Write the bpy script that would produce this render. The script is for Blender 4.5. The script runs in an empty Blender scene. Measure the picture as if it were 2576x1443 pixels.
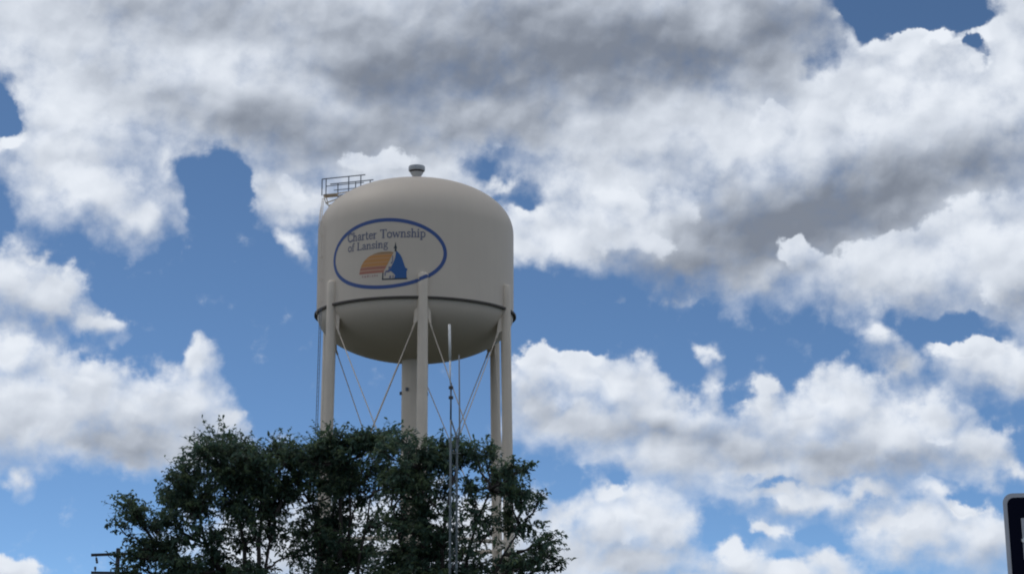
import bpy, bmesh, math, random
import numpy as np
from mathutils import Vector, Matrix
C = bpy.context.scene
random.seed(7); rng = np.random.default_rng(11)
PI = math.pi

# ------------------------------------------------------------------ camera
F = 5420.0                                  # focal length for a 2576-wide frame
PITCH = math.radians(11.9)
cam_d = bpy.data.cameras.new('camera'); cam = bpy.data.objects.new('camera', cam_d)
C.collection.objects.link(cam); C.camera = cam
cam.location = (0, 0, 1.7); cam.rotation_euler = (math.radians(90) + PITCH, 0, 0)
cam_d.sensor_width = 36.0; cam_d.lens = 36.0 * F / 2576.0
cam_d.clip_start = 0.1; cam_d.clip_end = 20000

def direction(X, Y):
    c = (X - 1288) / F; d = (721 - Y) / F
    return Vector((c, math.cos(PITCH) - d * math.sin(PITCH), math.sin(PITCH) + d * math.cos(PITCH)))
def at(X, Y, dist):                          # point of the place at this ground distance
    v = direction(X, Y); t = dist / v.y
    return Vector((t * v.x, dist, 1.7 + t * v.z))

# ------------------------------------------------------------------ light, exposure
SUN_EL, SUN_AZ = 58.0, -60.0                 # azimuth from +Y (ahead), negative = left
C.view_settings.view_transform = 'Standard'; C.view_settings.look = 'None'
C.view_settings.exposure = 0.10; C.view_settings.gamma = 1.0
sl = bpy.data.lights.new('sun', 'SUN'); so = bpy.data.objects.new('sun', sl); C.collection.objects.link(so)
sl.energy = 0.5; sl.angle = math.radians(12); sl.color = (1, 0.93, 0.84)
sd = Vector((math.sin(math.radians(SUN_AZ)) * math.cos(math.radians(SUN_EL)),
             math.cos(math.radians(SUN_AZ)) * math.cos(math.radians(SUN_EL)), math.sin(math.radians(SUN_EL))))
so.rotation_euler = sd.to_track_quat('Z', 'Y').to_euler()
C.cycles.max_bounces = 6; C.cycles.diffuse_bounces = 3; C.cycles.transparent_max_bounces = 4
C.cycles.filter_width = 2.0

# ------------------------------------------------------------------ sky: Nishita + procedural cumulus
W = bpy.data.worlds.new('World'); C.world = W; W.use_nodes = True
nt = W.node_tree; N = nt.nodes; L = nt.links; N.clear()
def nd(t, **k):
    n = N.new(t)
    for a, b in k.items(): setattr(n, a, b)
    return n
def M(op, a, b=None, c=None, clamp=False):
    n = nd('ShaderNodeMath', operation=op, use_clamp=clamp)
    for i, v in enumerate((a, b, c)):
        if v is None: continue
        if isinstance(v, (int, float)): n.inputs[i].default_value = v
        else: L.new(v, n.inputs[i])
    return n.outputs[0]
def VM(op, a, b=None):
    n = nd('ShaderNodeVectorMath', operation=op)
    for i, v in enumerate((a, b)):
        if v is None: continue
        if isinstance(v, (tuple, list)): n.inputs[i].default_value = v
        elif isinstance(v, (int, float)): n.inputs['Scale'].default_value = v
        else: L.new(v, n.inputs[i])
    return n.outputs[0]
def SS(x, a, b):
    n = nd('ShaderNodeMapRange', interpolation_type='SMOOTHSTEP')
    L.new(x, n.inputs[0]); n.inputs[1].default_value = a; n.inputs[2].default_value = b
    return n.outputs[0]
def noise(vec, scale, detail, rough=0.5, ntype=None, col=False):
    n = nd('ShaderNodeTexNoise', noise_dimensions='3D')
    L.new(vec, n.inputs['Vector']); n.inputs['Scale'].default_value = scale
    n.inputs['Detail'].default_value = detail; n.inputs['Roughness'].default_value = rough
    return n.outputs['Color' if col else 'Fac']
tc = nd('ShaderNodeTexCoord').outputs['Generated']
sep = nd('ShaderNodeSeparateXYZ'); L.new(tc, sep.inputs[0])
AZ = M('ARCTAN2', sep.outputs[0], sep.outputs[1]); EL = M('ARCSINE', sep.outputs[2])
K = F / 100.0
comb = nd('ShaderNodeCombineXYZ')
L.new(M('MULTIPLY', AZ, K), comb.inputs[0]); L.new(M('MULTIPLY_ADD', EL, K, -PITCH * K), comb.inputs[1])
Q = comb.outputs[0]
def q_of(X, Y):
    v = direction(X, Y).normalized()
    return math.atan2(v.x, v.y) * K, math.asin(v.z) * K - PITCH * K
# curl of the cloud edges
w1 = VM('SCALE', VM('SUBTRACT', noise(Q, 0.6, 2, 0.5, col=True), (0.5, 0.5, 0.5)), 0.9)
w2 = VM('SCALE', VM('SUBTRACT', noise(Q, 2.3, 3, 0.55, col=True), (0.5, 0.5, 0.5)), 0.50)
P = VM('MULTIPLY', VM('ADD', VM('ADD', Q, w1), w2), (1, 1, 0))
w1b = VM('SCALE', VM('SUBTRACT', noise(Q, 1.25, 1, 0.5, col=True), (0.5, 0.5, 0.5)), 0.55)
P = VM('MULTIPLY', VM('ADD', P, w1b), (1, 1, 0))
PS = VM('MULTIPLY', VM('ADD', VM('ADD', Q, w1), VM('SCALE', w1b, 0.5)), (1, 1, 0))   # softer warp for the shading
def blobs(lst, vec, start=None, grow=1.0, union=False):
    acc = start
    for b in lst:
        X, Y, rx, ry = b[:4]; rot = b[4] if len(b) > 4 else 0; w = b[5] if len(b) > 5 else 1.0
        mp = nd('ShaderNodeMapping', vector_type='TEXTURE'); L.new(vec, mp.inputs[0])
        x, y = q_of(X, Y)
        mp.inputs['Location'].default_value = (x, y, 0); mp.inputs['Rotation'].default_value = (0, 0, math.radians(rot))
        mp.inputs['Scale'].default_value = (rx * grow / 100, ry * grow / 100, 1)
        g = nd('ShaderNodeTexGradient', gradient_type='SPHERICAL'); L.new(mp.outputs[0], g.inputs[0])
        if union:                             # smooth union: outlines stay where they were put
            v_ = g.outputs['Fac'] if w == 1 else M('MULTIPLY', g.outputs['Fac'], w)
            acc = v_ if acc is None else M('SMOOTH_MAX', acc, v_, 0.22)
        else: acc = M('MULTIPLY', g.outputs['Fac'], w) if acc is None else M('MULTIPLY_ADD', g.outputs['Fac'], w, acc)
    return acc
COVER = [  # x, y, half width, half height, tilt, weight   (2576-frame units of angle)
    # the great deck overhead
    (120, 60, 330, 190), (500, 60, 420, 210), (950, 80, 480, 260), (1450, 80, 480, 260), (1850, 60, 300, 150),
    (200, 260, 260, 170), (150, 400, 130, 140), (250, 480, 130, 90, -20), (340, 540, 60, 50), (600, 250, 420, 140, -8),
    (430, 400, 60, 70, 0, .8), (900, 340, 330, 120), (680, 470, 110, 60, -25), (760, 500, 90, 55), (980, 420, 180, 70),
    (1250, 300, 300, 110), (1600, 300, 420, 150), (1950, 170, 130, 130), (1850, 330, 260, 150), (2200, 200, 160, 130), (2300, 130, 110, 90),
    (2060, 300, 200, 170), (2350, 300, 330, 200), (2540, 160, 110, 190), (2560, 40, 90, 90), (1450, 600, 240, 110), (1700, 600, 300, 130),
    (1550, 470, 240, 100), (2000, 560, 330, 150), (2300, 500, 300, 200), (2250, 660, 260, 110), (2520, 650, 190, 170),
    (2110, 40, 60, 60, 20, .62), (1245, 440, 110, 75, 0, .60), (1100, 430, 120, 85), (430, 480, 110, 90, 0, .55), (640, 440, 60, 60, 0, .8), (2070, 175, 60, 45, 0, .7), (20, 345, 45, 35, 0, .8), (1320, 620, 110, 70), (1900, 680, 160, 55),
    # little wisp left of the tank
    (735, 615, 75, 32, -42, .72),
    # left clouds
    (20, 700, 110, 85), (120, 735, 100, 60), (170, 690, 35, 45, 0, .6), (245, 790, 60, 30, 0, .9), (100, 650, 30, 25, 0, .7),
    (20, 880, 90, 70), (60, 1030, 330, 110), (200, 960, 150, 85, -20), (340, 1010, 150, 75, -12), (470, 1030, 100, 120),
    (505, 920, 42, 85), (503, 850, 18, 40, 0, .7), (350, 1110, 300, 60), (500, 1130, 110, 50), (560, 1060, 50, 40),
    (48, 1195, 32, 30, 0, .75), (20, 1440, 80, 30),
    # right hand cumulus
    (1345, 930, 80, 75), (1350, 1020, 90, 70, 0, .8), (1460, 930, 95, 75), (1580, 970, 130, 75, -25), (1680, 1040, 180, 70, -15), (1470, 1060, 190, 60),
    (1790, 975, 26, 55, 15, .66), (1700, 1140, 180, 75), (1850, 1110, 150, 70), (1930, 1010, 50, 60, 0, .9), (2000, 1060, 140, 75), (2130, 1020, 110, 85),
    (2250, 1090, 170, 90, -15), (2360, 1040, 80, 75, -30, .9), (2450, 1130, 110, 65, -20), (2100, 1150, 330, 60), (1900, 1180, 120, 40),
    (1890, 1000, 32, 13, 20, .6), (1990, 1240, 170, 32, -5, .9), (2190, 1245, 100, 28, 0, .8),
    (1545, 1235, 45, 35), (1530, 1320, 120, 90), (1640, 1310, 100, 85), (1590, 1400, 170, 55), (1700, 1330, 55, 45),
    (2350, 1240, 50, 30, -20, .9), (2420, 1275, 90, 35, -12, .9), (2330, 1330, 160, 55), (2480, 1340, 120, 60), (2180, 1320, 30, 50, 20, .6), (2400, 1400, 130, 40, 0, .6),
    (1955, 1325, 52, 20, -5, .8), (1775, 875, 34, 26, 0, .58), (2215, 845, 65, 40, -20, .8), (2275, 915, 45, 50, -30, .7),
    (2460, 900, 110, 60, -8), (2560, 930, 110, 60), (2500, 830, 60, 40, 0, .4), (1850, 1410, 80, 50, -10), (1980, 1440, 110, 30), (2090, 1415, 80, 45), (1760, 1450, 70, 25, 0, .8),
    (2560, 1190, 40, 30, 0, .7), (2150, 1200, 60, 20, 0, .5),
    # cloud low behind the trees
    (800, 1370, 330, 110), (1150, 1360, 320, 120), (1400, 1400, 110, 90),
]
HOLES = [(-12, 245, 42, 70, 0, -.9), (1225, 412, 95, 42, 10, -.42), (1320, 492, 75, 28, 0, -.42), (540, 455, 95, 80, 0, -1.1), (2300, 10, 185, 58, -8, -2.0), (2440, 115, 26, 22, 0, -.8),
         (2190, 30, 80, 60, 30, -1.0), (2068, 172, 30, 34, 20, -.38), (1880, 1190, 40, 16, 0, -.4), (2420, 835, 100, 30, -10, -1.0), (1950, 1215, 60, 10, 0, -.5), (2400, 1240, 70, 22, -20, -.4),
         (1400, 820, 240, 45, 0, -.8), (1550, 1185, 40, 40, 0, -.5), (1200, 700, 600, 60, 0, -.6), (20, 290, 40, 40, 0, -.9)]
GREY = [(430, 25, 520, 90, 0, .6), (1450, 150, 820, 190, 4, 1.15), (950, 200, 420, 110, 0, .55), (560, 290, 380, 90, -10, .6),
        (780, 350, 300, 90, -8, .5), (1000, 330, 520, 120, 0, .4), (1250, 60, 900, 150, 0, .45), (1800, 200, 360, 170, 0, .35), (1900, 590, 620, 150, 17, 1.25), (2200, 500, 420, 130, 15, .75),
        (2520, 440, 240, 120, 10, .6), (1700, 720, 300, 60, 5, .3), (2500, 770, 260, 70, 0, .7), (1350, 330, 360, 90, 0, .3),
        (330, 1130, 420, 80, 0, .7), (60, 770, 220, 60, -10, .45), (1680, 1080, 260, 42, -3, .7), (2180, 1150, 460, 70, -2, .65),
        (1900, 1130, 200, 50, 0, .3), (1680, 1410, 190, 70, -10, .5), (2330, 1400, 320, 70, 0, .4), (350, 1090, 100, 50, 0, .2),
        (2270, 930, 80, 60, 0, .4), (200, 420, 300, 60, -15, .15), (1350, 1040, 150, 90, 0, .35), (2540, 960, 140, 40, 0, .3),
        (1950, 90, 320, 160, 0, .35), (1000, 1400, 700, 120, 0, .2)]
BRIGHT = [(1650, 280, 120, 55, 0, -.5), (1480, 300, 90, 40, 0, -.35), (830, 250, 120, 45, -8, -.35), (160, 370, 200, 200, -20, -.5), (600, 150, 320, 60, 5, -.45), (780, 240, 170, 50, -8, -.4), (1820, 60, 95, 80, 0, -.85), (1640, 300, 330, 80, 0, -.3),
          (1380, 600, 330, 120, 5, -.5), (2000, 330, 260, 130, 30, -.4), (2330, 190, 380, 150, -15, -.55), (2450, 580, 260, 110, 15, -.8), (2500, 540, 150, 80, 15, -.4),
          (1470, 920, 160, 70, -20, -.5), (2130, 1000, 200, 70, 0, -.4), (2000, 1100, 140, 60, 30, -.3), (1560, 1280, 170, 90, 0, -.4),
          (30, 880, 120, 60, 0, -.5), (280, 930, 200, 45, -22, -.6), (500, 960, 70, 80, 0, -.3), (120, 500, 150, 80, 0, -.4), (2470, 880, 130, 60, 0, -.3), (60, 80, 200, 160, 0, -.15)]
SUNWARD = (-0.16, 0.42, 0)                    # towards the light across the sky, for the clouds' own shading
FRONT = [(2500, 560, 130, 85), (2380, 590, 110, 70, 10), (2250, 640, 120, 60, 10), (2110, 690, 110, 50, 10), (2010, 650, 60, 42), (2540, 700, 80, 90),
         (2270, 95, 62, 45), (2200, 150, 110, 60), (2400, 170, 110, 60), (2540, 90, 60, 100), (2150, 230, 70, 40), (2060, 330, 90, 55, 30), (1940, 300, 60, 45),
         (1400, 560, 110, 50), (1560, 510, 90, 45), (1700, 520, 80, 50, 0, .8), (1330, 620, 90, 45), (1600, 610, 120, 45, 0, .8), (1250, 380, 60, 28, 0, .5),
         (90, 300, 90, 55, 0, .8), (180, 400, 110, 60), (110, 470, 60, 50), (330, 340, 110, 40, 0, .7), (960, 400, 120, 35, 0, .8), (740, 470, 70, 30, -20, .8),
         (20, 865, 60, 38), (180, 900, 55, 30), (290, 945, 80, 30, -22), (500, 900, 36, 60), (400, 980, 70, 35), (90, 980, 120, 40, 0, .7), (80, 680, 60, 35, 0, .8),
         (1345, 900, 45, 35), (1450, 915, 62, 48), (1560, 930, 75, 40, -20), (1670, 985, 70, 32, -25), (1420, 1010, 60, 30, 0, .7),
         (1940, 990, 34, 36), (2000, 1030, 55, 30), (2130, 985, 68, 42), (2210, 1040, 60, 35), (2340, 1010, 50, 36, -25, .8), (2450, 1090, 60, 36, -30, .8), (2350, 1110, 90, 30, 0, .6),
         (1545, 1240, 36, 30), (1500, 1290, 48, 34), (1640, 1270, 58, 40), (1570, 1340, 70, 30, 0, .7), (1720, 1320, 30, 26, 0, .7), (2345, 1235, 46, 24, -20), (2430, 1265, 60, 20, -15), (2300, 1310, 60, 22, 20, .8),
         (1850, 1390, 50, 26), (2100, 1400, 56, 30), (2470, 880, 80, 34, -8), (20, 1425, 50, 20), (2220, 840, 45, 24, -20, .7), (1955, 1322, 36, 12)]
fb = noise(Q, 1.5, 6, 0.55)
PB = VM('ADD', Q, VM('SCALE', w2, 0.7))
fb2 = noise(VM('ADD', PB, (-0.10, 0.22, 0)), 0.9, 1.5, 0.45)
fb1 = noise(PB, 0.9, 1.5, 0.45)
big = noise(tc, 5.0, 5, 0.5)
lay = blobs(COVER, P, None, 1.72, True)
cov = blobs(HOLES, P, lay, 1.3)
P2 = VM('ADD', VM('ADD', PS, VM('SCALE', w2, 0.45)), SUNWARD)
above = blobs(HOLES, P2, blobs(COVER, P2, None, 1.72, True), 1.3)
# other quarters of the sky keep ordinary scattered cumulus
ox = SS(M('ABSOLUTE', AZ), 0.26, 0.36)
oy = SS(M('ABSOLUTE', M('SUBTRACT', EL, PITCH)), 0.145, 0.22)
out = M('MAXIMUM', ox, oy)
def fmix(f, a_, b_):
    n = nd('ShaderNodeMix'); n.data_type = 'FLOAT'; L.new(f, n.inputs[0]); L.new(a_, n.inputs[2]); L.new(b_, n.inputs[3]); return n.outputs[0]
cov_out = M('MULTIPLY', M('SUBTRACT', big, 0.40), 5.0)
covm = fmix(out, cov, cov_out)
field = M('ADD', covm, M('MULTIPLY', M('SUBTRACT', fb, 0.5), 0.80))
# edges: crisp where the light strikes (little cloud above), soft and ragged underneath
lit = SS(above, 0.60, 0.05)
half = M('MULTIPLY_ADD', M('SUBTRACT', 1.0, lit), 0.25, 0.085)
half = M('MULTIPLY', half, M('MULTIPLY_ADD', noise(Q, 0.5, 1, 0.5), 2.2, 0.25))
mr = nd('ShaderNodeMapRange', interpolation_type='SMOOTHSTEP'); L.new(field, mr.inputs[0])
L.new(M('SUBTRACT', 0.43, half), mr.inputs[1]); L.new(M('ADD', 0.43, half), mr.inputs[2]); alpha = mr.outputs[0]
veil = M('MULTIPLY', SS(field, 0.24, 0.58), M('MULTIPLY_ADD', noise(P, 0.9, 3, 0.5), 1.5, -0.42, clamp=True))
alpha = M('MAXIMUM', alpha, veil)
shade = blobs(BRIGHT, PS, blobs(GREY, PS, None, 1.15), 1.15)
under = M('MINIMUM', M('MAXIMUM', above, 0.0), 1.25)
relief = M('ADD', M('MULTIPLY', M('SUBTRACT', fb2, fb1), 0.75), M('MULTIPLY', M('SUBTRACT', noise(VM('ADD', PB, (-0.04, 0.09, 0)), 2.4, 2, 0.5), noise(PB, 2.4, 2, 0.5)), 0.16))
soft = M('MULTIPLY', M('SUBTRACT', noise(VM('MULTIPLY', PS, (0.75, 1.25, 1)), 0.55, 2, 0.45), 0.5), 0.55)
tone = M('ADD', M('MULTIPLY', shade, 0.50), M('MULTIPLY', under, 0.28))
tone = M('ADD', tone, M('ADD', relief, soft))
tone = M('ADD', tone, 0.10)
# nearer heads of cumulus: crisp bright crowns that melt downwards into the cloud behind
f3 = M('ADD', blobs(FRONT, P, None, 1.72, True), M('MULTIPLY', M('SUBTRACT', fb, 0.5), 0.62))
a3 = blobs(FRONT, VM('ADD', P2, (0, 0.05, 0)), None, 1.72, True)
cap = M('MULTIPLY', SS(f3, 0.36, 0.52), SS(a3, 0.84, 0.42))
tone3 = M('ADD', M('ADD', M('MULTIPLY_ADD', a3, 0.46, 0.06), M('MULTIPLY', relief, 0.8)), M('MULTIPLY', soft, 0.5))
tone = fmix(M('MULTIPLY', cap, 0.85), tone, tone3)
tone = M('MAXIMUM', M('MINIMUM', tone, 1.0), 0.0)
ramp = nd('ShaderNodeValToRGB'); L.new(tone, ramp.inputs[0]); e = ramp.color_ramp.elements
ramp.color_ramp.interpolation = 'B_SPLINE'
e[0].position = 0; e[0].color = (.80, .84, .90, 1)
e[1].position = 1; e[1].color = (.165, .19, .24, 1)
m_ = e.new(.30); m_.color = (.63, .68, .76, 1)
m_ = e.new(.65); m_.color = (.36, .40, .47, 1)
sky = nd('ShaderNodeTexSky', sky_type='NISHITA'); sky.sun_disc = False
sky.sun_elevation = math.radians(SUN_EL); sky.sun_rotation = math.radians(SUN_AZ)
sky.air_density = 0.45; sky.dust_density = 1.1; sky.ozone_density = 5.0; sky.altitude = 3000
SKY_STRENGTH = 0.15
cl = VM('SCALE', ramp.outputs[0], 1.0 / SKY_STRENGTH)
mx = nd('ShaderNodeMix'); mx.data_type = 'RGBA'
L.new(alpha, mx.inputs[0])
L.new(VM('MULTIPLY', sky.outputs[0], (0.85, 0.92, 0.84)), mx.inputs[6]); L.new(cl, mx.inputs[7])
bg = nd('ShaderNodeBackground'); L.new(mx.outputs[2], bg.inputs[0]); bg.inputs[1].default_value = SKY_STRENGTH
wo = nd('ShaderNodeOutputWorld'); L.new(bg.outputs[0], wo.inputs[0])
W.cycles.sampling_method = 'MANUAL'; W.cycles.sample_map_resolution = 512

# ------------------------------------------------------------------ materials
def mat(name, col, rough=.6, metal=0.0, var=.0, scale=4.0, spec=.5, bump=0.0, transl=0.0, streak=0.0):
    m = bpy.data.materials.new(name); m.use_nodes = True; t = m.node_tree; b = t.nodes['Principled BSDF']
    b.inputs['Base Color'].default_value = (*col, 1); b.inputs['Roughness'].default_value = rough
    b.inputs['Metallic'].default_value = metal; b.inputs['Specular IOR Level'].default_value = spec
    if var or streak or bump:
        co = t.nodes.new('ShaderNodeTexCoord'); no = t.nodes.new('ShaderNodeTexNoise')
        t.links.new(co.outputs['Object'], no.inputs[0]); no.inputs['Scale'].default_value = scale; no.inputs['Detail'].default_value = 5
        r = t.nodes.new('ShaderNodeMapRange'); t.links.new(no.outputs[0], r.inputs[0])
        r.inputs[1].default_value = .3; r.inputs[2].default_value = .7; r.inputs[3].default_value = 1 - var; r.inputs[4].default_value = 1 + var
        fac = r.outputs[0]
        if streak:
            mp = t.nodes.new('ShaderNodeMapping'); mp.inputs['Scale'].default_value = (1.6, 1.6, .10)
            t.links.new(co.outputs['Object'], mp.inputs[0]); n2 = t.nodes.new('ShaderNodeTexNoise'); n2.inputs['Scale'].default_value = 1.5
            n2.inputs['Detail'].default_value = 6; t.links.new(mp.outputs[0], n2.inputs[0])
            r2 = t.nodes.new('ShaderNodeMapRange'); t.links.new(n2.outputs[0], r2.inputs[0])
            r2.inputs[1].default_value = .45; r2.inputs[2].default_value = .75; r2.inputs[3].default_value = 1; r2.inputs[4].default_value = 1 - streak
            mu = t.nodes.new('ShaderNodeMath'); mu.operation = 'MULTIPLY'; t.links.new(fac, mu.inputs[0]); t.links.new(r2.outputs[0], mu.inputs[1]); fac = mu.outputs[0]
        v = t.nodes.new('ShaderNodeVectorMath'); v.operation = 'SCALE'; v.inputs[0].default_value = col
        t.links.new(fac, v.inputs['Scale']); t.links.new(v.outputs[0], b.inputs['Base Color'])
        if bump:
            bu = t.nodes.new('ShaderNodeBump'); bu.inputs['Strength'].default_value = bump; bu.inputs['Distance'].default_value = .02
            t.links.new(no.outputs[0], bu.inputs['Height']); t.links.new(bu.outputs[0], b.inputs['Normal'])
        if transl:
            tr = t.nodes.new('ShaderNodeBsdfTranslucent'); t.links.new(v.outputs[0], tr.inputs[0])
            ms = t.nodes.new('ShaderNodeMixShader'); ms.inputs[0].default_value = transl
            t.links.new(b.outputs[0], ms.inputs[1]); t.links.new(tr.outputs[0], ms.inputs[2])
            t.links.new(ms.outputs[0], t.nodes['Material Output'].inputs[0])
    return m
PAINT = mat('cream_paint', (.55, .475, .39), .55, var=.035, scale=.22, streak=.02)
LEGP = mat('cream_leg_paint', (.63, .545, .445), .55, var=.05, scale=.8, streak=.10)
RING = mat('dark_ring', (.060, .050, .042), .7, var=.2, scale=3)
STEEL = mat('galvanised', (.10, .115, .14), .5, .3, var=.1)
BLUE = mat('blue_logo_paint', (.032, .075, .24), .55)
DEEP = mat('dome_blue_paint', (.010, .085, .27), .55)
NAVY = mat('lettering_paint', (.14, .145, .20), .6)
DARK = mat('dark_emblem_paint', (.03, .04, .05), .6)
ORNG = mat('orange_paint', (.52, .235, .065), .55)
RED = mat('rust_red_paint', (.40, .155, .10), .55)
TAN = mat('pale_red_paint', (.50, .40, .36), .55)
LOGOBG = PAINT
BARK = mat('bark', (.045, .038, .034), .9, var=.3, scale=6, bump=.6)
WOOD = mat('pole_wood', (.026, .024, .024), .85, var=.3, scale=5, bump=.3)
PORC = mat('insulator', (.05, .05, .055), .35)
MAST = mat('mast_zinc', (.15, .175, .19), .45, .25, var=.1)
FIBRE = mat('white_fibreglass', (.66, .66, .64), .4)
SIGNB = mat('navy_sign_face', (.002, .003, .013), .7, var=.05, spec=.08)
SIGNE = mat('sign_border', (.42, .43, .47), .5, var=.04)
SIGNW = mat('sign_white', (.75, .76, .78), .4)
GRASS = mat('grass_ground', (.040, .046, .026), .95, var=.4, scale=.3)
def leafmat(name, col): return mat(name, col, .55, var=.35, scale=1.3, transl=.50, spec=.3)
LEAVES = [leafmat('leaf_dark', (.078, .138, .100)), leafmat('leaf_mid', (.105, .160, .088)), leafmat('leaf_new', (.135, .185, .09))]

# ------------------------------------------------------------------ mesh helpers
def tag(o, label=None, cat=None, group=None, kind=None):
    for k, v in (('label', label), ('category', cat), ('group', group), ('kind', kind)):
        if v: o[k] = v
    return o
def empty(name, loc, label, cat, group=None):
    o = bpy.data.objects.new(name, None); C.collection.objects.link(o); o.location = loc; o.empty_display_size = .5
    return tag(o, label, cat, group)
class MB:
    def __init__(s): s.v = []; s.f = []; s.m = []
    def add(s, vs, fs, m=0):
        b = len(s.v); s.v += [tuple(p) for p in vs]; s.f += [tuple(b + i for i in f) for f in fs]; s.m += [m] * len(fs)
    def box(s, c, h, ax=None):
        A = ax or Matrix.Identity(3); c = Vector(c)
        vs = [c + A @ Vector((x * h[0], y * h[1], z * h[2])) for x in (-1, 1) for y in (-1, 1) for z in (-1, 1)]
        s.add(vs, [(0, 1, 3, 2), (4, 6, 7, 5), (0, 4, 5, 1), (2, 3, 7, 6), (0, 2, 6, 4), (1, 5, 7, 3)])
    def tube(s, pts, rad, n=8, cap=True):
        pts = [Vector(p) for p in pts]; rad = rad if isinstance(rad, (list, tuple)) else [rad] * len(pts)
        vs = []; u = None
        for i, p in enumerate(pts):
            t = (pts[min(i + 1, len(pts) - 1)] - pts[max(i - 1, 0)]).normalized()
            if u is None: u = t.orthogonal().normalized()
            else: u = (u - t * u.dot(t)).normalized()
            w = t.cross(u)
            vs += [p + (u * math.cos(2 * PI * k / n) + w * math.sin(2 * PI * k / n)) * rad[i] for k in range(n)]
        fs = [(i * n + k, i * n + (k + 1) % n, (i + 1) * n + (k + 1) % n, (i + 1) * n + k) for i in range(len(pts) - 1) for k in range(n)]
        if cap: fs += [tuple(range(n))[::-1], tuple((len(pts) - 1) * n + k for k in range(n))]
        s.add(vs, fs)
    def lathe(s, prof, n=64, c=(0, 0)):
        vs = []; fs = []
        for r, z in prof: vs += [(c[0] + r * math.cos(2 * PI * k / n), c[1] + r * math.sin(2 * PI * k / n), z) for k in range(n)]
        for i in range(len(prof) - 1):
            for k in range(n): fs.append((i * n + k, i * n + (k + 1) % n, (i + 1) * n + (k + 1) % n, (i + 1) * n + k))
        s.add(vs, fs)
    def build(s, name, m, parent=None, smooth=False, angle=None):
        me = bpy.data.meshes.new(name); me.from_pydata(s.v, [], s.f)
        for x in (m if isinstance(m, list) else [m]): me.materials.append(x)
        if isinstance(m, list): me.polygons.foreach_set('material_index', s.m)
        me.update()
        bm = bmesh.new(); bm.from_mesh(me); bmesh.ops.remove_doubles(bm, verts=bm.verts, dist=1e-5); bmesh.ops.recalc_face_normals(bm, faces=bm.faces); bm.to_mesh(me); bm.free()
        if smooth: me.shade_smooth()
        if angle:
            me.shade_smooth(); me.set_sharp_from_angle(angle=math.radians(angle))
        o = bpy.data.objects.new(name, me); C.collection.objects.link(o)
        if parent: o.parent = parent
        return o

# ------------------------------------------------------------------ ground
g = MB(); g.add([(-6000, -3000, 0), (6000, -3000, 0), (6000, 9000, 0), (-6000, 9000, 0)], [(0, 1, 2, 3)])
tag(g.build('ground', GRASS), kind='structure')

# ------------------------------------------------------------------ water tower
TX, TY, R = -7.38, 161.54, 7.5
ZR, ZS, HD, HB = 33.38, 39.74, 4.22, 3.42      # ring, shoulder, roof rise, bowl depth
tower = empty('water_tower', (TX, TY, 0), 'tall cream water tower on six legs with an oval township emblem on its tank', 'water tower')
def polar(a, r, z):                          # a in degrees, 0 = towards the camera, positive = right (tower's own frame)
    return Vector((math.sin(math.radians(a)) * r, -math.cos(math.radians(a)) * r, z))
b = MB(); prof = [(R, ZR), (R, ZR + 1.6), (R, ZR + 3.6), (R, ZS)]
for k in range(1, 31):
    t = k / 30 * PI / 2; prof.append((max(R * math.cos(t) ** (2 / 2.12), .02), ZS + HD * math.sin(t) ** (2 / 2.12)))
b.lathe(prof, 128); tank = b.build('tank', PAINT, tower, angle=30)
b = MB(); prof = [(R - .03, ZR - .002)]
for k in range(1, 25):
    t = k / 24 * PI / 2; prof.append((max((R - .03) * math.cos(t), .3), ZR - HB * math.sin(t)))
b.lathe(prof, 128); b.build('bowl', PAINT, tower, smooth=True)
b = MB(); b.lathe([(R - .01, ZR + .09), (R + .20, ZR + .09), (R + .20, ZR - .06), (R - .05, ZR - .06), (R - .01, ZR + .09)], 128)
b.build('ring_girder', RING, tower, angle=30)
# vent
VZ = ZS + HD
b = MB(); b.lathe([(.34, VZ - .03), (.31, VZ + .25), (.32, VZ + .50), (.50, VZ + .78), (.50, VZ + .84)], 32)
vent = b.build('roof_vent', mat('vent_paint', (.40, .40, .39), .5), tower, angle=40)
b = MB(); b.lathe([(.44, VZ + .835), (.52, VZ + .85), (.52, VZ + 1.0), (.44, VZ + 1.02)], 32); b.build('vent_screen', RING, vent)
b = MB(); b.lathe([(.40, VZ + 1.0), (.62, VZ + .95), (.64, VZ + 1.0), (.64, VZ + 1.26), (.60, VZ + 1.33), (.3, VZ + 1.37), (.02, VZ + 1.38)], 32)
b.build('vent_cap', mat('vent_cap_paint', (.33, .35, .37), .5), vent, angle=40)
# legs
LR = .385; LTOP = ZR + 1.92; BAT = .016; A0 = 6.7
LEGA = [A0 + 60 * k for k in range(6)]
def leg_c(a, z): return polar(a, R + BAT * max(0, ZR - z), z)
for a in LEGA:
    b = MB()
    pts = [leg_c(a, z) for z in (0.25, 8, 18, 27, ZR, ZR + .8, LTOP - .22, LTOP - .1, LTOP - .03, LTOP)]
    b.tube(pts, [LR * 1.04, LR * 1.04, LR * 1.02, LR, LR, LR, LR, LR * .86, LR * .6, LR * .12], 28)
    lg = b.build('leg', LEGP, tower, angle=35)
    b = MB(); c = leg_c(a, 0); b.box((c.x, c.y, .125), (.9, .9, .125), Matrix.Rotation(math.radians(a), 3, 'Z')); b.build('footing', mat('footing_concrete', (.35, .34, .32), .9) if a == LEGA[0] else bpy.data.materials['footing_concrete'], lg)
# riser pipe
b = MB(); b.tube([(0, 0, 0), (0, 0, ZR - 2.9)], 1.0, 40); rs = b.build('riser_pipe', LEGP, tower, angle=40)
for a_, z_ in ((-80, ZR - 5.9), (-30, ZR - 5.7), (60, ZR - 6.0)):
    b = MB(); p = polar(a_, 1.06, z_); b.box(p, (.09, .09, .12), Matrix.Rotation(math.radians(a_), 3, 'Z')); b.build('pipe_lug', STEEL, rs)
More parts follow.
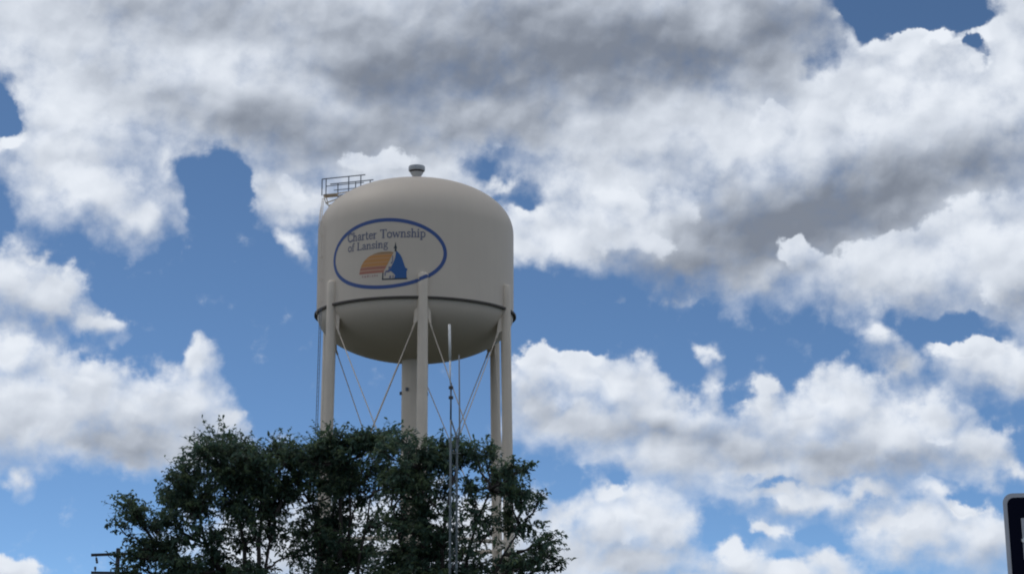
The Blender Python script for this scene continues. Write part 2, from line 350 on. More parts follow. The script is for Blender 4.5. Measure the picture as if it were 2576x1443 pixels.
# horizontal struts and crossing tie rods
ZP = [ZR - .9, ZR - 17.4, 1.0]
for k in range(6):
    a, a2 = LEGA[k], LEGA[(k + 1) % 6]
    b = MB(); b.tube([leg_c(a, ZP[1]), leg_c(a2, ZP[1])], .16, 12); b.build('strut', LEGP, tower, angle=40)
    for j in range(2):
        for s_, e_ in ((a, a2), (a2, a)):
            p0 = leg_c(s_, ZP[j] if j == 0 else ZP[j] - .5); p1 = leg_c(e_, ZP[j + 1] + .4)
            u = (p1 - p0).normalized()
            side = (leg_c(e_, p0.z) - p0).normalized()
            rad = Vector((p0.x, p0.y, 0)).normalized() * (.09 if s_ == a else -.09)
            q0 = p0 + side * LR * .8 + rad; q1 = p1 - side * LR * .8 + rad
            q0.z -= .25
            b = MB(); b.tube([q0, q1], .038, 8); rod = b.build('tie_rod', LEGP, tower, smooth=True)
            if j == 0:                       # gusset plate and clevis where the rod meets the leg
                d = (q1 - q0).normalized(); nrm = side.cross(Vector((0, 0, 1))).normalized()
                b = MB(); w = .03
                pl = [p0 + side * (LR - .04) + Vector((0, 0, .75)), p0 + side * (LR - .04) + Vector((0, 0, -.75)), q0 + d * .75 - side * .10, q0 + d * .75 + side * .12, p0 + side * (LR + .30) + Vector((0, 0, -.05))]
                vs = [p + nrm * w for p in pl] + [p - nrm * w for p in pl]; n = len(pl)
                b.add(vs, [tuple(range(n)), tuple(range(2 * n - 1, n - 1, -1))] + [(i, (i + 1) % n, n + (i + 1) % n, n + i) for i in range(n)])
                b.tube([q0 + d * .55, q0 + d * 1.25], .075, 8)
                b.build('gusset', LEGP, rod)
# ladder: up the left leg, over the ring, up the tank wall to the walkway
b = MB()
la = -66.8
def lad(z):
    if z < ZR - .6: r = R + BAT * (ZR - z) + .02; a = LEGA[5] - 5.9 - 0.0; return polar(a, r, z)
    return None
def rung_run(p0, p1, side, n):
    for i in range(n):
        c = p0.lerp(p1, (i + .5) / n); b.tube([c - side * .2, c + side * .2], .012, 5)
lega = LEGA[5] - 360
offs = Vector((-.86, .25, 0))
p_bot = leg_c(lega, 2.6) + offs; p_top = leg_c(lega, ZR - .15) + offs
sd_ = Vector((math.cos(math.radians(-66.5)), math.sin(math.radians(-66.5)), 0))
for s in (-.2, .2): b.tube([p_bot + sd_ * s, p_top + sd_ * s], .026, 6)
rung_run(p_bot, p_top, sd_, 90)
b.build('leg_ladder', STEEL, tower)
def tank_pt(X, Y, dy): p = at(X, Y, TY + dy); return p - Vector((TX, TY, 0))
b = MB(); w0 = polar(-66.5, R + .22, ZR + .1); w1_ = polar(-66.5, R + .22, ZS + .5); w2_ = tank_pt(813, 497, -1.0)
for s in (-.2, .2): b.tube([w0 + sd_ * s, w1_ + sd_ * s, w2_ + sd_ * s], .03, 6)
rung_run(w0, w1_, sd_, 22); rung_run(w1_, w2_, sd_, 9)
for i in range(4):
    c = w0.lerp(w1_, (i + .3) / 4)
    for s in (-.2, .2): b.tube([c + sd_ * s, c + sd_ * s - polar(-66.5, .24, 0)], .018, 5)
b.tube([w0 - sd_ * .55 + Vector((0, 0, -.4)), w0 - sd_ * .55 + Vector((0, 0, 6.6)), w2_ - sd_ * .55 + Vector((0, 0, -.6))], .022, 6)
b.build('tank_ladder', LEGP, tower)
# roof walkway with two handrails
b = MB()
wa = math.radians(-99); inw = Vector((-math.sin(wa), math.cos(wa), 0)); perp = Vector((inw.y, -inw.x, 0))  # inward, towards the camera
org = tank_pt(812.5, 491, -.6); slope = .062
def wk(u, v, h): return org + inw * u + perp * v + Vector((0, 0, u * slope + h))
RAILS = ((.35, 0.0, 3.40, 1.20, (0, .32, 2.1, 3.05)), (-.70, .38, 3.8, 1.03, (1.0, 2.4, 3.55)))
for v, u0, u1, h, posts in RAILS:
    b.tube([wk(u0, v, h), wk(u1, v, h)], .042, 6)
    b.tube([wk(u0 + .3, v, h * .5), wk(u1 - .1, v, h * .5)], .032, 6)
    if v < 0: b.tube([wk(u0 + .7, v, h * .08), wk(u1 - 1.5, v, h * .08)], .03, 6)
    for u in posts: b.tube([wk(u, v, h), wk(u, v, -.1)], .042, 6)
b.build('handrail', STEEL, tower)
b = MB()
vs = [wk(0.1, -.62, 0), wk(1.1, -.62, 0), wk(1.1, .3, 0), wk(0.1, .3, 0)]
b.add(vs + [p - Vector((0, 0, .05)) for p in vs], [(0, 1, 2, 3), (7, 6, 5, 4), (0, 4, 5, 1), (1, 5, 6, 2), (2, 6, 7, 3), (3, 7, 4, 0)])
for v in (-.6, .28):
    b.tube([wk(.12, v, -.04), wk(.30, v, -.7), wk(.9, v, -1.25)], .04, 6)
    b.tube([wk(1.05, v, -.05), wk(2.3, v, .02)], .05, 6)
    b.tube([wk(.3, v, -.7), wk(1.3, v, -.45), wk(2.3, v, .0)], .05, 6)
b.tube([wk(.12, .3, -.06), wk(.12, -.62, -.06)], .05, 6)
b.build('walkway', LEGP, tower)

# --- emblem painted on the wall (drawn on the unrolled wall: s metres along it, z height)
def on_wall(s, z, off=.012):
    z += 2.44
    a = s / R; r = R
    for la_ in LEGA:                          # where a leg's top laps over the wall the paint runs over the leg
        d = (math.degrees(a) - la_ + 180) % 360 - 180
        t = R * math.radians(d)
        if z < LTOP - .05 and abs(t) < LR:
            k = 1.0 if z < LTOP - .25 else max(0, (LTOP - z) / .25) ** .5
            r = max(r, R * 1.0 + math.sqrt(max(0, (LR * k) ** 2 - t * t)))
    return ((r + off) * math.sin(a), -(r + off) * math.cos(a), z)
EC, ERX, ERZ = (-2.10, 34.30), 4.62, 2.52
b = MB(); n = 260; vs = []; fs = []
for i in range(n):
    t = 2 * PI * i / n; c, s = math.cos(t), math.sin(t)
    nx, nz = c / ERX, s / ERZ; ln = math.hypot(nx, nz)
    for k in range(5):
        o_ = (k / 4 - .5) * .27
        vs.append(on_wall(EC[0] + ERX * c + nx / ln * o_, EC[1] + ERZ * s + nz / ln * o_))
for i in range(n):
    for k in range(4): j = (i + 1) % n; fs.append((i * 5 + k, j * 5 + k, j * 5 + k + 1, i * 5 + k + 1))
b.add(vs, fs); b.build('emblem_ring', BLUE, tank)
# serif lettering: every glyph as thick and thin pen strokes
T_, t_ = .15, .075
G = {
 'C': (.66, [([(.60, .80), (.52, .93), (.36, .99), (.20, .90), (.08, .70), (.06, .5), (.10, .26), (.22, .08), (.38, .01), (.54, .08), (.62, .20)], T_), ([(.60, .98), (.60, .72)], t_)]),
 'h': (.56, [([(.13, 0), (.13, 1.0)], T_), ([(.13, .45), (.24, .60), (.36, .62), (.42, .50), (.42, 0)], .12), ([(.02, .02), (.24, .02)], t_), ([(.32, .02), (.54, .02)], t_), ([(.02, .97), (.13, .99)], t_)]),
 'a': (.50, [([(.08, .52), (.18, .63), (.30, .63), (.37, .5), (.37, .06), (.46, .02)], .12), ([(.37, .38), (.18, .32), (.08, .2), (.10, .06), (.22, .01), (.37, .12)], .11)]),
 'r': (.40, [([(.12, 0), (.12, .64)], T_), ([(.12, .45), (.22, .60), (.36, .60)], .11), ([(.01, .02), (.24, .02)], t_), ([(.01, .62), (.12, .63)], t_)]),
 't': (.36, [([(.15, .86), (.15, .12), (.22, .02), (.33, .06)], .13), ([(.02, .62), (.32, .62)], t_)]),
 'e': (.48, [([(.08, .36), (.42, .36), (.40, .55), (.26, .64), (.11, .54), (.06, .33), (.10, .12), (.24, .01), (.43, .12)], .11)]),
 'T': (.70, [([(.35, 0), (.35, .97)], .16), ([(.03, .97), (.67, .97)], .10), ([(.05, .97), (.05, .78)], t_), ([(.65, .97), (.65, .78)], t_), ([(.22, .02), (.48, .02)], t_)]),
 'o': (.54, [([(.27, .64), (.10, .54), (.06, .32), (.10, .10), (.27, .0), (.44, .10), (.48, .32), (.44, .54), (.27, .64)], .12)]),
 'w': (.78, [([(.08, .63), (.24, .02)], .14), ([(.24, .02), (.38, .60)], t_), ([(.38, .60), (.54, .02)], .14), ([(.54, .02), (.70, .63)], t_), ([(0, .63), (.17, .63)], t_), ([(.60, .63), (.78, .63)], t_)]),
 'n': (.58, [([(.13, 0), (.13, .63)], T_), ([(.13, .45), (.25, .60), (.37, .62), (.43, .50), (.43, 0)], .12), ([(.02, .02), (.24, .02)], t_), ([(.33, .02), (.56, .02)], t_), ([(.02, .62), (.13, .63)], t_)]),
 's': (.42, [([(.35, .52), (.22, .64), (.09, .54), (.11, .40), (.32, .24), (.34, .10), (.20, .0), (.06, .12)], .11), ([(.35, .63), (.35, .48)], t_), ([(.06, .0), (.06, .16)], t_)]),
 'i': (.29, [([(.14, 0), (.14, .63)], T_), ([(.14, .80), (.14, .93)], .15), ([(.02, .02), (.26, .02)], t_), ([(.02, .62), (.14, .63)], t_)]),
 'p': (.56, [([(.13, -.30), (.13, .63)], T_), ([(.13, .5), (.28, .64), (.44, .54), (.48, .32), (.42, .08), (.28, .0), (.13, .1)], .12), ([(.02, -.28), (.26, -.28)], t_), ([(.02, .62), (.13, .63)], t_)]),
 'f': (.34, [([(.13, 0), (.13, .80), (.20, .97), (.34, .93)], .13), ([(.02, .62), (.30, .62)], t_), ([(.02, .02), (.26, .02)], t_)]),
 'L': (.62, [([(.16, 0), (.16, .97)], .16), ([(.04, .97), (.30, .97)], t_), ([(.04, .03), (.57, .03)], .10), ([(.58, .0), (.58, .22)], t_)]),
 'g': (.52, [([(.23, .64), (.09, .56), (.09, .36), (.22, .28), (.36, .36), (.37, .56), (.23, .64)], .10), ([(.36, .60), (.50, .66)], t_), ([(.16, .27), (.08, .14), (.38, .08), (.46, -.08), (.36, -.26), (.14, -.26), (.05, -.14), (.12, .02)], .10)]),
 ' ': (.30, [])}
def write(b, text, s0, s1, z0, em):
    tot = sum(G[c][0] for c in text); k = (s1 - s0) / tot; x = s0; lay = 0
    for ch in text:
        for pts, w in G[ch][1]:
            for i in range(len(pts) - 1):
                lay += 1; off = .012 + .0012 * (lay % 9)
                (xa, ya), (xb, yb) = pts[i], pts[i + 1]
                ax, ay, bx, by = x + xa * k, z0 + ya * em, x + xb * k, z0 + yb * em
                dx, dy = bx - ax, by - ay; l = math.hypot(dx, dy) or 1; ux, uy = dx / l, dy / l; h = w * em / 2 * 1.1
                ax -= ux * h * .5; ay -= uy * h * .5; bx += ux * h * .5; by += uy * h * .5
                b.add([on_wall(ax - uy * h, ay + ux * h, off), on_wall(bx - uy * h, by + ux * h, off), on_wall(bx + uy * h, by - ux * h, off), on_wall(ax + uy * h, ay - ux * h, off)], [(0, 1, 2, 3)])
        x += G[ch][0] * k
b = MB(); write(b, 'Charter Township', -5.22, 1.05, 35.46, .64); write(b, 'of Lansing', -5.18, -1.72, 34.72, .58)
b.build('lettering', NAVY, tank)
def poly(b, pts, off, m=0, rows=14):          # fill an outline given as rows (z, s_left, s_right)
    vs = []; fs = []; nn = 9
    for z, l, r in pts:
        for i in range(nn): vs.append(on_wall(l + (r - l) * i / (nn - 1), z, off))
    for j in range(len(pts) - 1):
        for i in range(nn - 1): fs.append((j * nn + i, j * nn + i + 1, (j + 1) * nn + i + 1, (j + 1) * nn + i))
    b.add(vs, fs, m)
# striped sun, cut off on its right by a slanting edge
b = MB()
def sun_l(z): t = min(1, max(0, (z - 32.55) / 1.88)); return -2.0 - 2.06 * max(0, 1 - t ** 2.7) ** .5
def sun_r(z): t = (z - 32.85) / 1.4; return -2.08 + .72 * t
STR = [(32.86, 33.06, 1), (33.13, 33.35, 1), (33.38, 33.64, 0), (33.67, 33.95, 0), (33.98, 34.22, 0), (34.25, 34.42, 2)]
for z0, z1, m in STR:
    rows = [(z0 + (z1 - z0) * i / 4, sun_l(z0 + (z1 - z0) * i / 4), min(sun_r(z0 + (z1 - z0) * i / 4), -2.0 + 2.08 * math.sqrt(max(0.02, 1 - ((z0 + (z1 - z0) * i / 4 - 32.55) / 1.9) ** 2)))) for i in range(5)]
    poly(b, rows, .012, m)
b2 = [(z, sun_l(z), sun_r(z)) for z in (32.87, 33.1, 33.4, 33.7, 34.0, 34.2, 34.38)]
poly(b, b2, .008, 3)
for i, (s0, s1) in enumerate(((-3.80, -3.70), (-3.62, -3.45), (-3.38, -3.24), (-2.98, -2.86), (-2.80, -2.68), (-2.62, -2.50), (-3.16, -3.10))):
    z = 32.60; poly(b, [(z, s0, s1), (z + (.13 if i % 2 else .17), s0 + .01, s1 - .02)], .012, 4)
b.build('sun_emblem', [ORNG, RED, mat('umber_paint', (.34, .20, .09), .55), mat('peach_paint', (.52, .34, .23), .55), mat('faded_red_paint', (.40, .24, .21), .6)], tank)
b = MB()                                      # the domed building
poly(b, [(32.38, -1.25, -.32), (32.62, -1.18, -.34), (32.9, -1.45, -.33), (33.02, -1.75, -.27), (33.10, -1.60, -.28), (33.16, -1.52, -.42), (33.34, -1.45, -.49), (33.50, -1.36, -.54), (33.72, -1.26, -.61), (33.95, -1.19, -.70), (34.12, -1.16, -.79), (34.26, -1.14, -.90), (34.42, -1.14, -1.06)], .012, 0)
poly(b, [(34.40, -1.24, -1.09), (34.66, -1.22, -1.10)], .014, 1)
poly(b, [(34.64, -1.32, -1.04), (34.72, -1.29, -1.07), (34.84, -1.22, -1.12), (35.10, -1.185, -1.165)], .016, 1)
poly(b, [(32.30, -2.18, -.28), (32.40, -2.16, -.28)], .016, 1)
poly(b, [(32.34, -2.18, -2.08), (32.85, -2.14, -2.06)], .015, 1)
for s0, s1, z0, z1 in ((-1.42, -1.36, 33.6, 34.1), (-1.52, -1.40, 33.50, 33.62), (-1.70, -1.48, 33.12, 33.28), (-1.92, -1.60, 32.86, 33.0), (-1.98, -1.90, 32.6, 32.86), (-1.62, -1.50, 32.42, 32.6), (-1.38, -1.30, 32.42, 32.62)):
    poly(b, [(z0, s0, s1), (z1, s0 + .02, s1 + .02)], .014, 2)
b.build('dome_emblem', [DEEP, DARK, mat('dusk_violet_paint', (.13, .13, .22), .6)], tank)

# ------------------------------------------------------------------ antenna mast in front of the trees
MD = 55.0
mb = at(1139, 1440, MD); mx0 = mb.x
mast = empty('antenna_mast', (mx0, MD, 0), 'slim grey lattice antenna mast with a white whip on top, standing before the trees', 'antenna mast')
px = MD / F / direction(1139, 1200).y * 1.0
def mpt(X, Y, dy=0): p = at(X, Y, MD); return Vector((p.x - mx0, dy, p.z))
xl, xr = mpt(1131.5, 1440).x, mpt(1148, 1440).x; side = (xr - xl) / .866
ztop = mpt(1131, 1110).z; zf = mpt(1134, 1052).z
legs = [(xl, -side / 2), (xl, side / 2), (xr, 0)]
for (lx, ly) in legs:
    b = MB(); b.tube([(lx, ly, 0), (lx, ly, ztop), (lx * .9 + .0, ly * .8, ztop + .12), (mpt(1134, 1052).x, 0, zf)], [.027, .027, .02, .02], 8); b.build('mast_leg', MAST, mast, smooth=True)
b = MB(); z = .1; k = 0
while z < ztop - .3:
    for i in range(3):
        a_, c_ = legs[i], legs[(i + 1) % 3]
        if k % 2: a_, c_ = c_, a_
        b.tube([(a_[0], a_[1], z), (c_[0], c_[1], z + .36)], .005, 4)
    z += .36; k += 1
b.build('lattice_bracing', MAST, mast)
z = 3.0
while z < ztop:
    for (lx, ly) in legs: b = MB(); b.tube([(lx, ly, z - .05), (lx, ly, z + .05)], .038, 8); b.build('mast_joint', MAST, mast)
    z += 1.02
cx = mpt(1134, 1052).x
b = MB(); b.tube([(cx, 0, zf - .1), (cx, 0, mpt(1134, 962).z)], .024, 8); b.build('top_pipe', mat('mast_pipe', (.10, .13, .17), .5, .3), mast, smooth=True)
for y in (974, 999): z = mpt(1133, y).z; b = MB(); b.tube([(cx, 0, z - .035), (cx, 0, z + .035)], .062, 12); b.build('antenna_clamp', RING, mast)
zw0, zw1 = mpt(1131, 965).z, mpt(1131, 815).z
b = MB(); wx = mpt(1132, 950).x; b.tube([(wx + .01, 0, zw0), (wx, 0, zw0 + .25), (wx, 0, mpt(1131, 905).z)], [.014, .022, .026], 8)
b.tube([(wx, 0, mpt(1131, 905).z), (mpt(1130.5, 815).x, 0, zw1)], .034, 10); b.build('whip_antenna', FIBRE, mast, smooth=True)
b = MB()
sx = mpt(1155, 900).x; sx2 = mpt(1156.5, 1060).x
b.tube([(xr, 0, mpt(1150, 1130).z), (sx2, -.05, mpt(1156, 1080).z), (sx, -.05, mpt(1155, 893).z)], [.02, .024, .016], 8); b.build('side_antenna', mat('side_antenna_grey', (.20, .22, .25), .5), mast, smooth=True)
for y in (1100, 1140): z = mpt(1150, y).z; b = MB(); b.tube([(xl, -side / 2, z), (sx2 + .03, -.05, z)], .014, 6); b.build('side_bracket', MAST, mast)

# ------------------------------------------------------------------ utility pole
UD = 110.0
ub = at(295, 1440, UD); upole = empty('utility_pole', (ub.x, UD, 0), 'dark wooden utility pole with two crossarms at the left edge of the trees', 'utility pole')
def upt(X, Y, dy=0): p = at(X, Y, UD); return Vector((p.x - ub.x, dy, p.z))
b = MB(); tp = upt(297, 1377); b.tube([(0, 0, 0), (0, 0, tp.z - .05), (0, 0, tp.z)], [.17, .105, .08], 14); b.build('pole', WOOD, upole, angle=40)
def arm(xa, ya, xb, yb):
    p, q = upt(xa, ya, -.16), upt(xb, yb, -.16); d = (q - p).normalized()
    ax = Matrix((d, Vector((0, 1, 0)), d.cross(Vector((0, 1, 0))))).transposed(); m = MB(); m.box((p + q) / 2, ((q - p).length / 2, .055, .07), ax)
    return m.build('crossarm', WOOD, upole)
arm(231, 1395, 359, 1391); arm(231, 1439.5, 359, 1441)
def insul(X, Y0, Y1, lean=0):                # from the arm (Y0) to its far end (Y1)
    p, q = upt(X, Y0, -.16), upt(X + lean, Y1, -.16); m = MB()
    d = q - p
    m.tube([p, p + d * .25, p + d * .26, p + d * .5, p + d * .52, p + d * .78, p + d * .8, q], [.02, .02, .055, .05, .065, .05, .07, .045], 10); m.build('insulator', PORC, upole, angle=40)
insul(243, 1397, 1416, 3); insul(241, 1437, 1424, 0); insul(354, 1394, 1420, 1); insul(321, 1438, 1422, 0); insul(347, 1438, 1423, 0)
b = MB(); b.tube([upt(270, 1394, -.2), upt(295, 1415, -.13)], .018, 5); b.tube([upt(322, 1393, -.2), upt(295, 1415, -.13)], .018, 5); b.build('arm_brace', STEEL, upole)

# ------------------------------------------------------------------ sign at the right edge
SD = 14.0
s0_ = at(2521, 1240, SD); sw, sh = 1.10, .92
sign = empty('street_sign', (s0_.x + sw / 2, SD, 0), 'dark navy sign with pale rounded border and white lettering cut off at right edge', 'sign')
def rrect(w, h, r, n=8):
    out = []
    for cx_, cz_, a0 in ((w / 2 - r, h / 2 - r, 0), (-w / 2 + r, h / 2 - r, 90), (-w / 2 + r, -h / 2 + r, 180), (w / 2 - r, -h / 2 + r, 270)):
        for i in range(n + 1): t = math.radians(a0 + 90 * i / n); out.append((cx_ + r * math.cos(t), cz_ + r * math.sin(t)))
    return out
def slab(name, w, h, r, y0, y1, m, zc):
    o = rrect(w, h, r); n = len(o); mm = MB()
    mm.add([(x, y0, zc + z) for x, z in o] + [(x, y1, zc + z) for x, z in o], [tuple(range(n)), tuple(range(2 * n - 1, n - 1, -1))] + [(i, (i + 1) % n, n + (i + 1) % n, n + i) for i in range(n)])
    return mm.build(name, m, sign)
zc = s0_.z - sh / 2
slab('border', sw, sh, .065, .003, 0, SIGNE, zc)
face = slab('face', sw - .056, sh - .056, .045, 0, -.003, SIGNB, zc)
slab('back_panel', sw - .002, sh - .002, .065, .0065, .0035, MAST, zc)
b = MB(); lx = at(2567, 1300, SD).x - (s0_.x + sw / 2)
zt, zb, zm = at(2567, 1303, SD).z, at(2567, 1407, SD).z, at(2567, 1359, SD).z
b.box((lx + .018, -.005, (zt + zb) / 2), (.020, .0015, (zt - zb) / 2)); b.build('letter_stroke', SIGNE, face)
b = MB(); b.tube([(lx + .006, -.004, zm), (lx + .006, -.014, zm)], .016, 12); b.build('bolt', SIGNW, face)
b = MB()
for x in (-.3, .3): b.box((x, .03, (zc + sh / 2) / 2), (.025, .022, (zc + sh / 2) / 2 - .02))
b.build('sign_post', MAST, sign)
# sign turned a touch off square, as its leaning edge shows
sign.rotation_euler = (0, math.radians(-1.5), 0)
# keep its top left corner where it stands
cr = Matrix.Rotation(math.radians(-1.5), 3, 'Y') @ Vector((-sw / 2, 0, s0_.z)); sign.location = (s0_.x - cr.x, SD, s0_.z - cr.z)

# ------------------------------------------------------------------ trees
HULL = [(290, 1400), (300, 1240), (400, 1230), (420, 1160), (480, 1085), (560, 1075), (620, 1095), (700, 1095), (740, 1115), (800, 1075), (850, 1065), (950, 1065), (1000, 1065), (1060, 1100), (1130, 1090), (1190, 1095), (1230, 1125), (1290, 1145), (1330, 1180), (1325, 1250), (1380, 1300), (1395, 1360), (1415, 1440), (1420, 1600), (330, 1600)]
THIN = [(760, 1290, 60, 40), (970, 1330, 55, 60), (1210, 1330, 75, 55), (620, 1370, 80, 45), (370, 1350, 60, 20), (740, 1400, 50, 60), (350, 1210, 50, 20), (440, 1330, 40, 22)]
def inside_hull(x, y):
    c = False
    for i in range(len(HULL)):
        (x0, y0), (x1, y1) = HULL[i - 1], HULL[i]
        if (y0 > y) != (y1 > y) and x < (x1 - x0) * (y - y0) / (y1 - y0) + x0: c = not c
    return c
def tree(label, base_X, dist, stems, clumps, seed, xr=(0, 0), fill=40):
    rg = np.random.default_rng(seed); rnd = random.Random(seed)
    bp = at(base_X, 1440, dist); bp.z = 0
    root = empty('locust_tree', bp, label, 'tree', 'locust trees in front of the water tower')
    cs = []; clumps = list(clumps); tries = 0
    while fill and tries < 4000:              # loose sprays that knit the clumps into one crown
        tries += 1; x = rnd.uniform(*xr); y = rnd.uniform(1050, 1520)
        if not inside_hull(x, y) or not inside_hull(x, y - 30) or any(((x - a) / c_) ** 2 + ((y - b_) / d_) ** 2 < 1 for a, b_, c_, d_ in THIN): continue
        clumps.append((x, y, rnd.uniform(26, 48), rnd.uniform(20, 38), rnd.uniform(.55, 1.0), rnd.uniform(-1.6, 1.6))); fill -= 1
    for c in clumps:
        X, Y, rx, ry, w = c[:5]; dy = c[5] if len(c) > 5 else rnd.uniform(-1.2, 1.2)
        p = at(X, Y, dist + dy) - bp; k = (dist + dy) / F
        cs.append((p, rx * k, ry * k, w))
    bt = MB()
    fork = Vector((0, 0, 1.9))
    bt.tube([(0, 0, 0), (0.02, 0, .5), (0, .03, 1.2), fork + Vector((0, 0, .2))], [.26, .21, .18, .16], 12)
    tips = []
    for X, Y, r in stems:                     # main stems rising from the fork
        e_ = at(X, Y, dist + rnd.uniform(-.5, .5)) - bp; pts = []
        for i in range(9):
            t = i / 8; q = fork.lerp(e_, t); q.x += (t * (1 - t)) * (e_.x - fork.x) * -.5 + math.sin(i * 1.9 + X) * .05 * (i > 0); q.y += math.sin(i * 1.3 + X) * .08 * (i > 0)
            pts.append(q)
        bt.tube(pts, [max(.10 * (1 - i / 8) + .03, .02) * r for i in range(9)], 8); tips += pts[3:]
    lv = []; 
    for p, rx, rz, w in cs:
        cand = [q for q in tips if q.z < p.z + .1] or tips
        s = min(cand, key=lambda q: (q - p).length + 0.4 * max(0, q.z - p.z + .5))
        pts = []
        for i in range(6):
            t = i / 5; q = s.lerp(p, t); q.z += math.sin(t * PI) * -.10 * (p - s).length * .5; q += Vector((rnd.uniform(-1, 1), rnd.uniform(-1, 1), rnd.uniform(-1, 1))) * .07 * (0 < i < 5); pts.append(q)
        bt.tube(pts, [.042, .036, .030, .025, .02, .014], 6)
        rx *= 1.08; rz *= 1.05; ntw = int(12 + 190 * (rx * rz) * w ** 1.3)
        for _ in range(ntw):
            d = Vector((rnd.gauss(0, 1), rnd.gauss(0, 1), rnd.gauss(0, 1))).normalized(); rr = rnd.random() ** .38 * rnd.choice((1.1,) * 9 + (1.35, 1.6))
            e2 = p + Vector((d.x * rx, d.y * min(rx, 1.3), d.z * rz)) * rr
            st = pts[rnd.choice((3, 4, 5))].lerp(e2, rnd.uniform(0, .35))
            e2.z += rnd.uniform(-.05, .1)
            mid = st.lerp(e2, .5) + Vector((rnd.uniform(-.08, .08), rnd.uniform(-.08, .08), rnd.uniform(0, .12)))
            bt.tube([st, mid, e2], [.008, .006, .003], 3, cap=False)
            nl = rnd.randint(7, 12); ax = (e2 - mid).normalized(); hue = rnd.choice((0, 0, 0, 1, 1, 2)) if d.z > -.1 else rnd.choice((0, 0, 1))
            for j in range(nl):
                t = .25 + .8 * (j + rnd.random() * .6) / nl
                o = (mid.lerp(e2, (t - .5) * 2) if t > .5 else st.lerp(mid, t * 2))
                dr = (ax * rnd.uniform(.1, .9) + Vector((rnd.gauss(0, .8), rnd.gauss(0, .8), rnd.gauss(0.05, .35)))).normalized()
                ln = rnd.uniform(.07, .15); wd = rnd.uniform(.022, .040)
                lv.append((o, dr, ln, wd, hue))
    bt.build('trunk', BARK, root, smooth=True)
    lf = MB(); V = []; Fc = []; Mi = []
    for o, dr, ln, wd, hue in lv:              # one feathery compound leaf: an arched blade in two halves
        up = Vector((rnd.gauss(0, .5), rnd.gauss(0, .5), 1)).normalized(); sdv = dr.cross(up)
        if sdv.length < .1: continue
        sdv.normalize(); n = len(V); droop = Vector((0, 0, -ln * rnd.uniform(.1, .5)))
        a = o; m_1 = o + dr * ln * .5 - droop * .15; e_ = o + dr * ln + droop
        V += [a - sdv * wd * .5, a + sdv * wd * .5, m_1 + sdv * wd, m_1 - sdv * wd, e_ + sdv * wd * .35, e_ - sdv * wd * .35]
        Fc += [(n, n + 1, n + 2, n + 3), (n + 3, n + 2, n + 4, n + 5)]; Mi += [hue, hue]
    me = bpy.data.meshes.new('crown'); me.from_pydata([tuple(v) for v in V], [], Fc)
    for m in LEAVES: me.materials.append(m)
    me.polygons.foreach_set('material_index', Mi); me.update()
    o = bpy.data.objects.new('crown', me); C.collection.objects.link(o); o.parent = root
    return len(lv)
n1 = tree('leftmost leafy locust tree with several thin stems beside the utility pole', 640, 60,
     [(600, 1230, 1.0), (665, 1220, 1.0), (690, 1290, .8), (500, 1300, .8), (420, 1400, .7)],
     [(320, 1262, 48, 34, .75), (365, 1310, 50, 26, .6), (295, 1318, 30, 24, .5), (545, 1105, 60, 42, .8), (505, 1130, 55, 45, .9), (600, 1125, 62, 42, .95), (465, 1185, 58, 45, 1.1),
      (440, 1240, 52, 38, 1.1), (560, 1190, 88, 55, 1.25), (655, 1170, 68, 55, 1.1), (500, 1265, 68, 45, 1.2), (405, 1375, 66, 32, 1.0), (440, 1415, 70, 38, 1.1), (340, 1365, 50, 18, .45),
      (600, 1260, 85, 42, 1.2), (700, 1120, 45, 36, .7), (430, 1305, 50, 28, .8), (630, 1340, 95, 55, .33), (705, 1230, 52, 52, 1.1), (545, 1340, 70, 32, .45), (480, 1450, 80, 40, 1.1),
      (560, 1430, 70, 30, .5), (700, 1340, 55, 60, .35), (640, 1430, 70, 35, .5), (735, 1135, 42, 38, .8), (745, 1225, 40, 40, .7), (620, 1375, 75, 40, .32), (745, 1390, 45, 50, .3), (318, 1402, 30, 22, .4), (352, 1425, 30, 20, .5), (560, 1560, 160, 70, .5), (700, 1550, 120, 70, .5)], 3, (300, 760), 60)
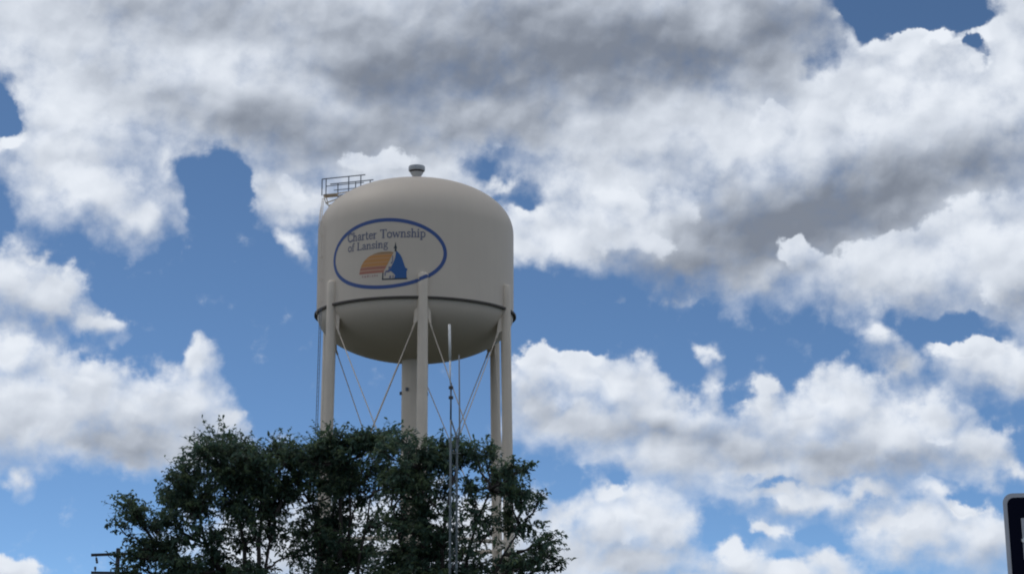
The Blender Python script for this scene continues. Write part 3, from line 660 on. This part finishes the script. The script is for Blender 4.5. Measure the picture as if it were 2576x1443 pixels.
n2 = tree('middle locust tree of the row, dense and dark green below the left tower leg', 870, 61.5,
     [(850, 1170, 1.1), (880, 1230, .9), (780, 1260, .7), (930, 1250, .7)],
     [(840, 1112, 68, 48, 1.25), (780, 1150, 60, 50, 1.1), (860, 1195, 70, 55, 1.3), (905, 1105, 50, 36, .9), (950, 1105, 45, 36, .7), (985, 1085, 30, 34, .6), (745, 1190, 48, 55, .9), (850, 1300, 52, 68, 1.2),
      (880, 1400, 85, 55, 1.25), (785, 1270, 50, 45, .6), (760, 1380, 60, 50, .4), (940, 1240, 52, 45, .35), (955, 1175, 50, 40, 1.0), (820, 1430, 80, 30, .8), (930, 1330, 50, 50, .4), (960, 1310, 45, 45, .4), (765, 1310, 45, 40, .4), (870, 1540, 170, 80, .6)], 5, (720, 1000), 45)
n3 = tree('right locust tree of the row behind the antenna mast, spreading past the right tower legs', 1090, 59,
     [(1055, 1180, 1.2), (1130, 1220, .9), (1230, 1230, .8), (1310, 1330, .8), (990, 1280, .7)],
     [(1060, 1140, 66, 42, 1.25), (1125, 1130, 58, 40, 1.1), (1040, 1200, 66, 50, 1.3), (1062, 1300, 46, 80, 1.35), (1195, 1140, 52, 42, .8), (1250, 1200, 52, 50, .5), (1285, 1175, 36, 34, .7),
      (1310, 1235, 38, 45, .75), (1190, 1250, 60, 50, .42), (1335, 1320, 42, 48, .5), (1375, 1400, 52, 36, .8), (1300, 1420, 88, 34, 1.25), (1185, 1425, 80, 42, .9), (1000, 1400, 80, 48, 1.1),
      (970, 1320, 56, 45, .42), (1120, 1240, 46, 50, .7), (1240, 1330, 60, 50, .3), (1100, 1360, 60, 50, .9), (1322, 1170, 26, 14, .6), (1395, 1350, 24, 22, .4), (1410, 1420, 22, 14, .5), (1150, 1320, 50, 50, .4), (1150, 1540, 200, 80, .6), (1200, 1310, 60, 50, .4), (1290, 1330, 50, 40, .4), (1360, 1250, 24, 24, .5), (1220, 1130, 40, 26, .6), (1018, 1310, 46, 66, 1.15), (1040, 1395, 50, 45, 1.1)], 9, (960, 1430), 60)
print('leaves', n1, n2, n3, 'blobs', len(COVER) + len(HOLES) + len(GREY) + len(BRIGHT))
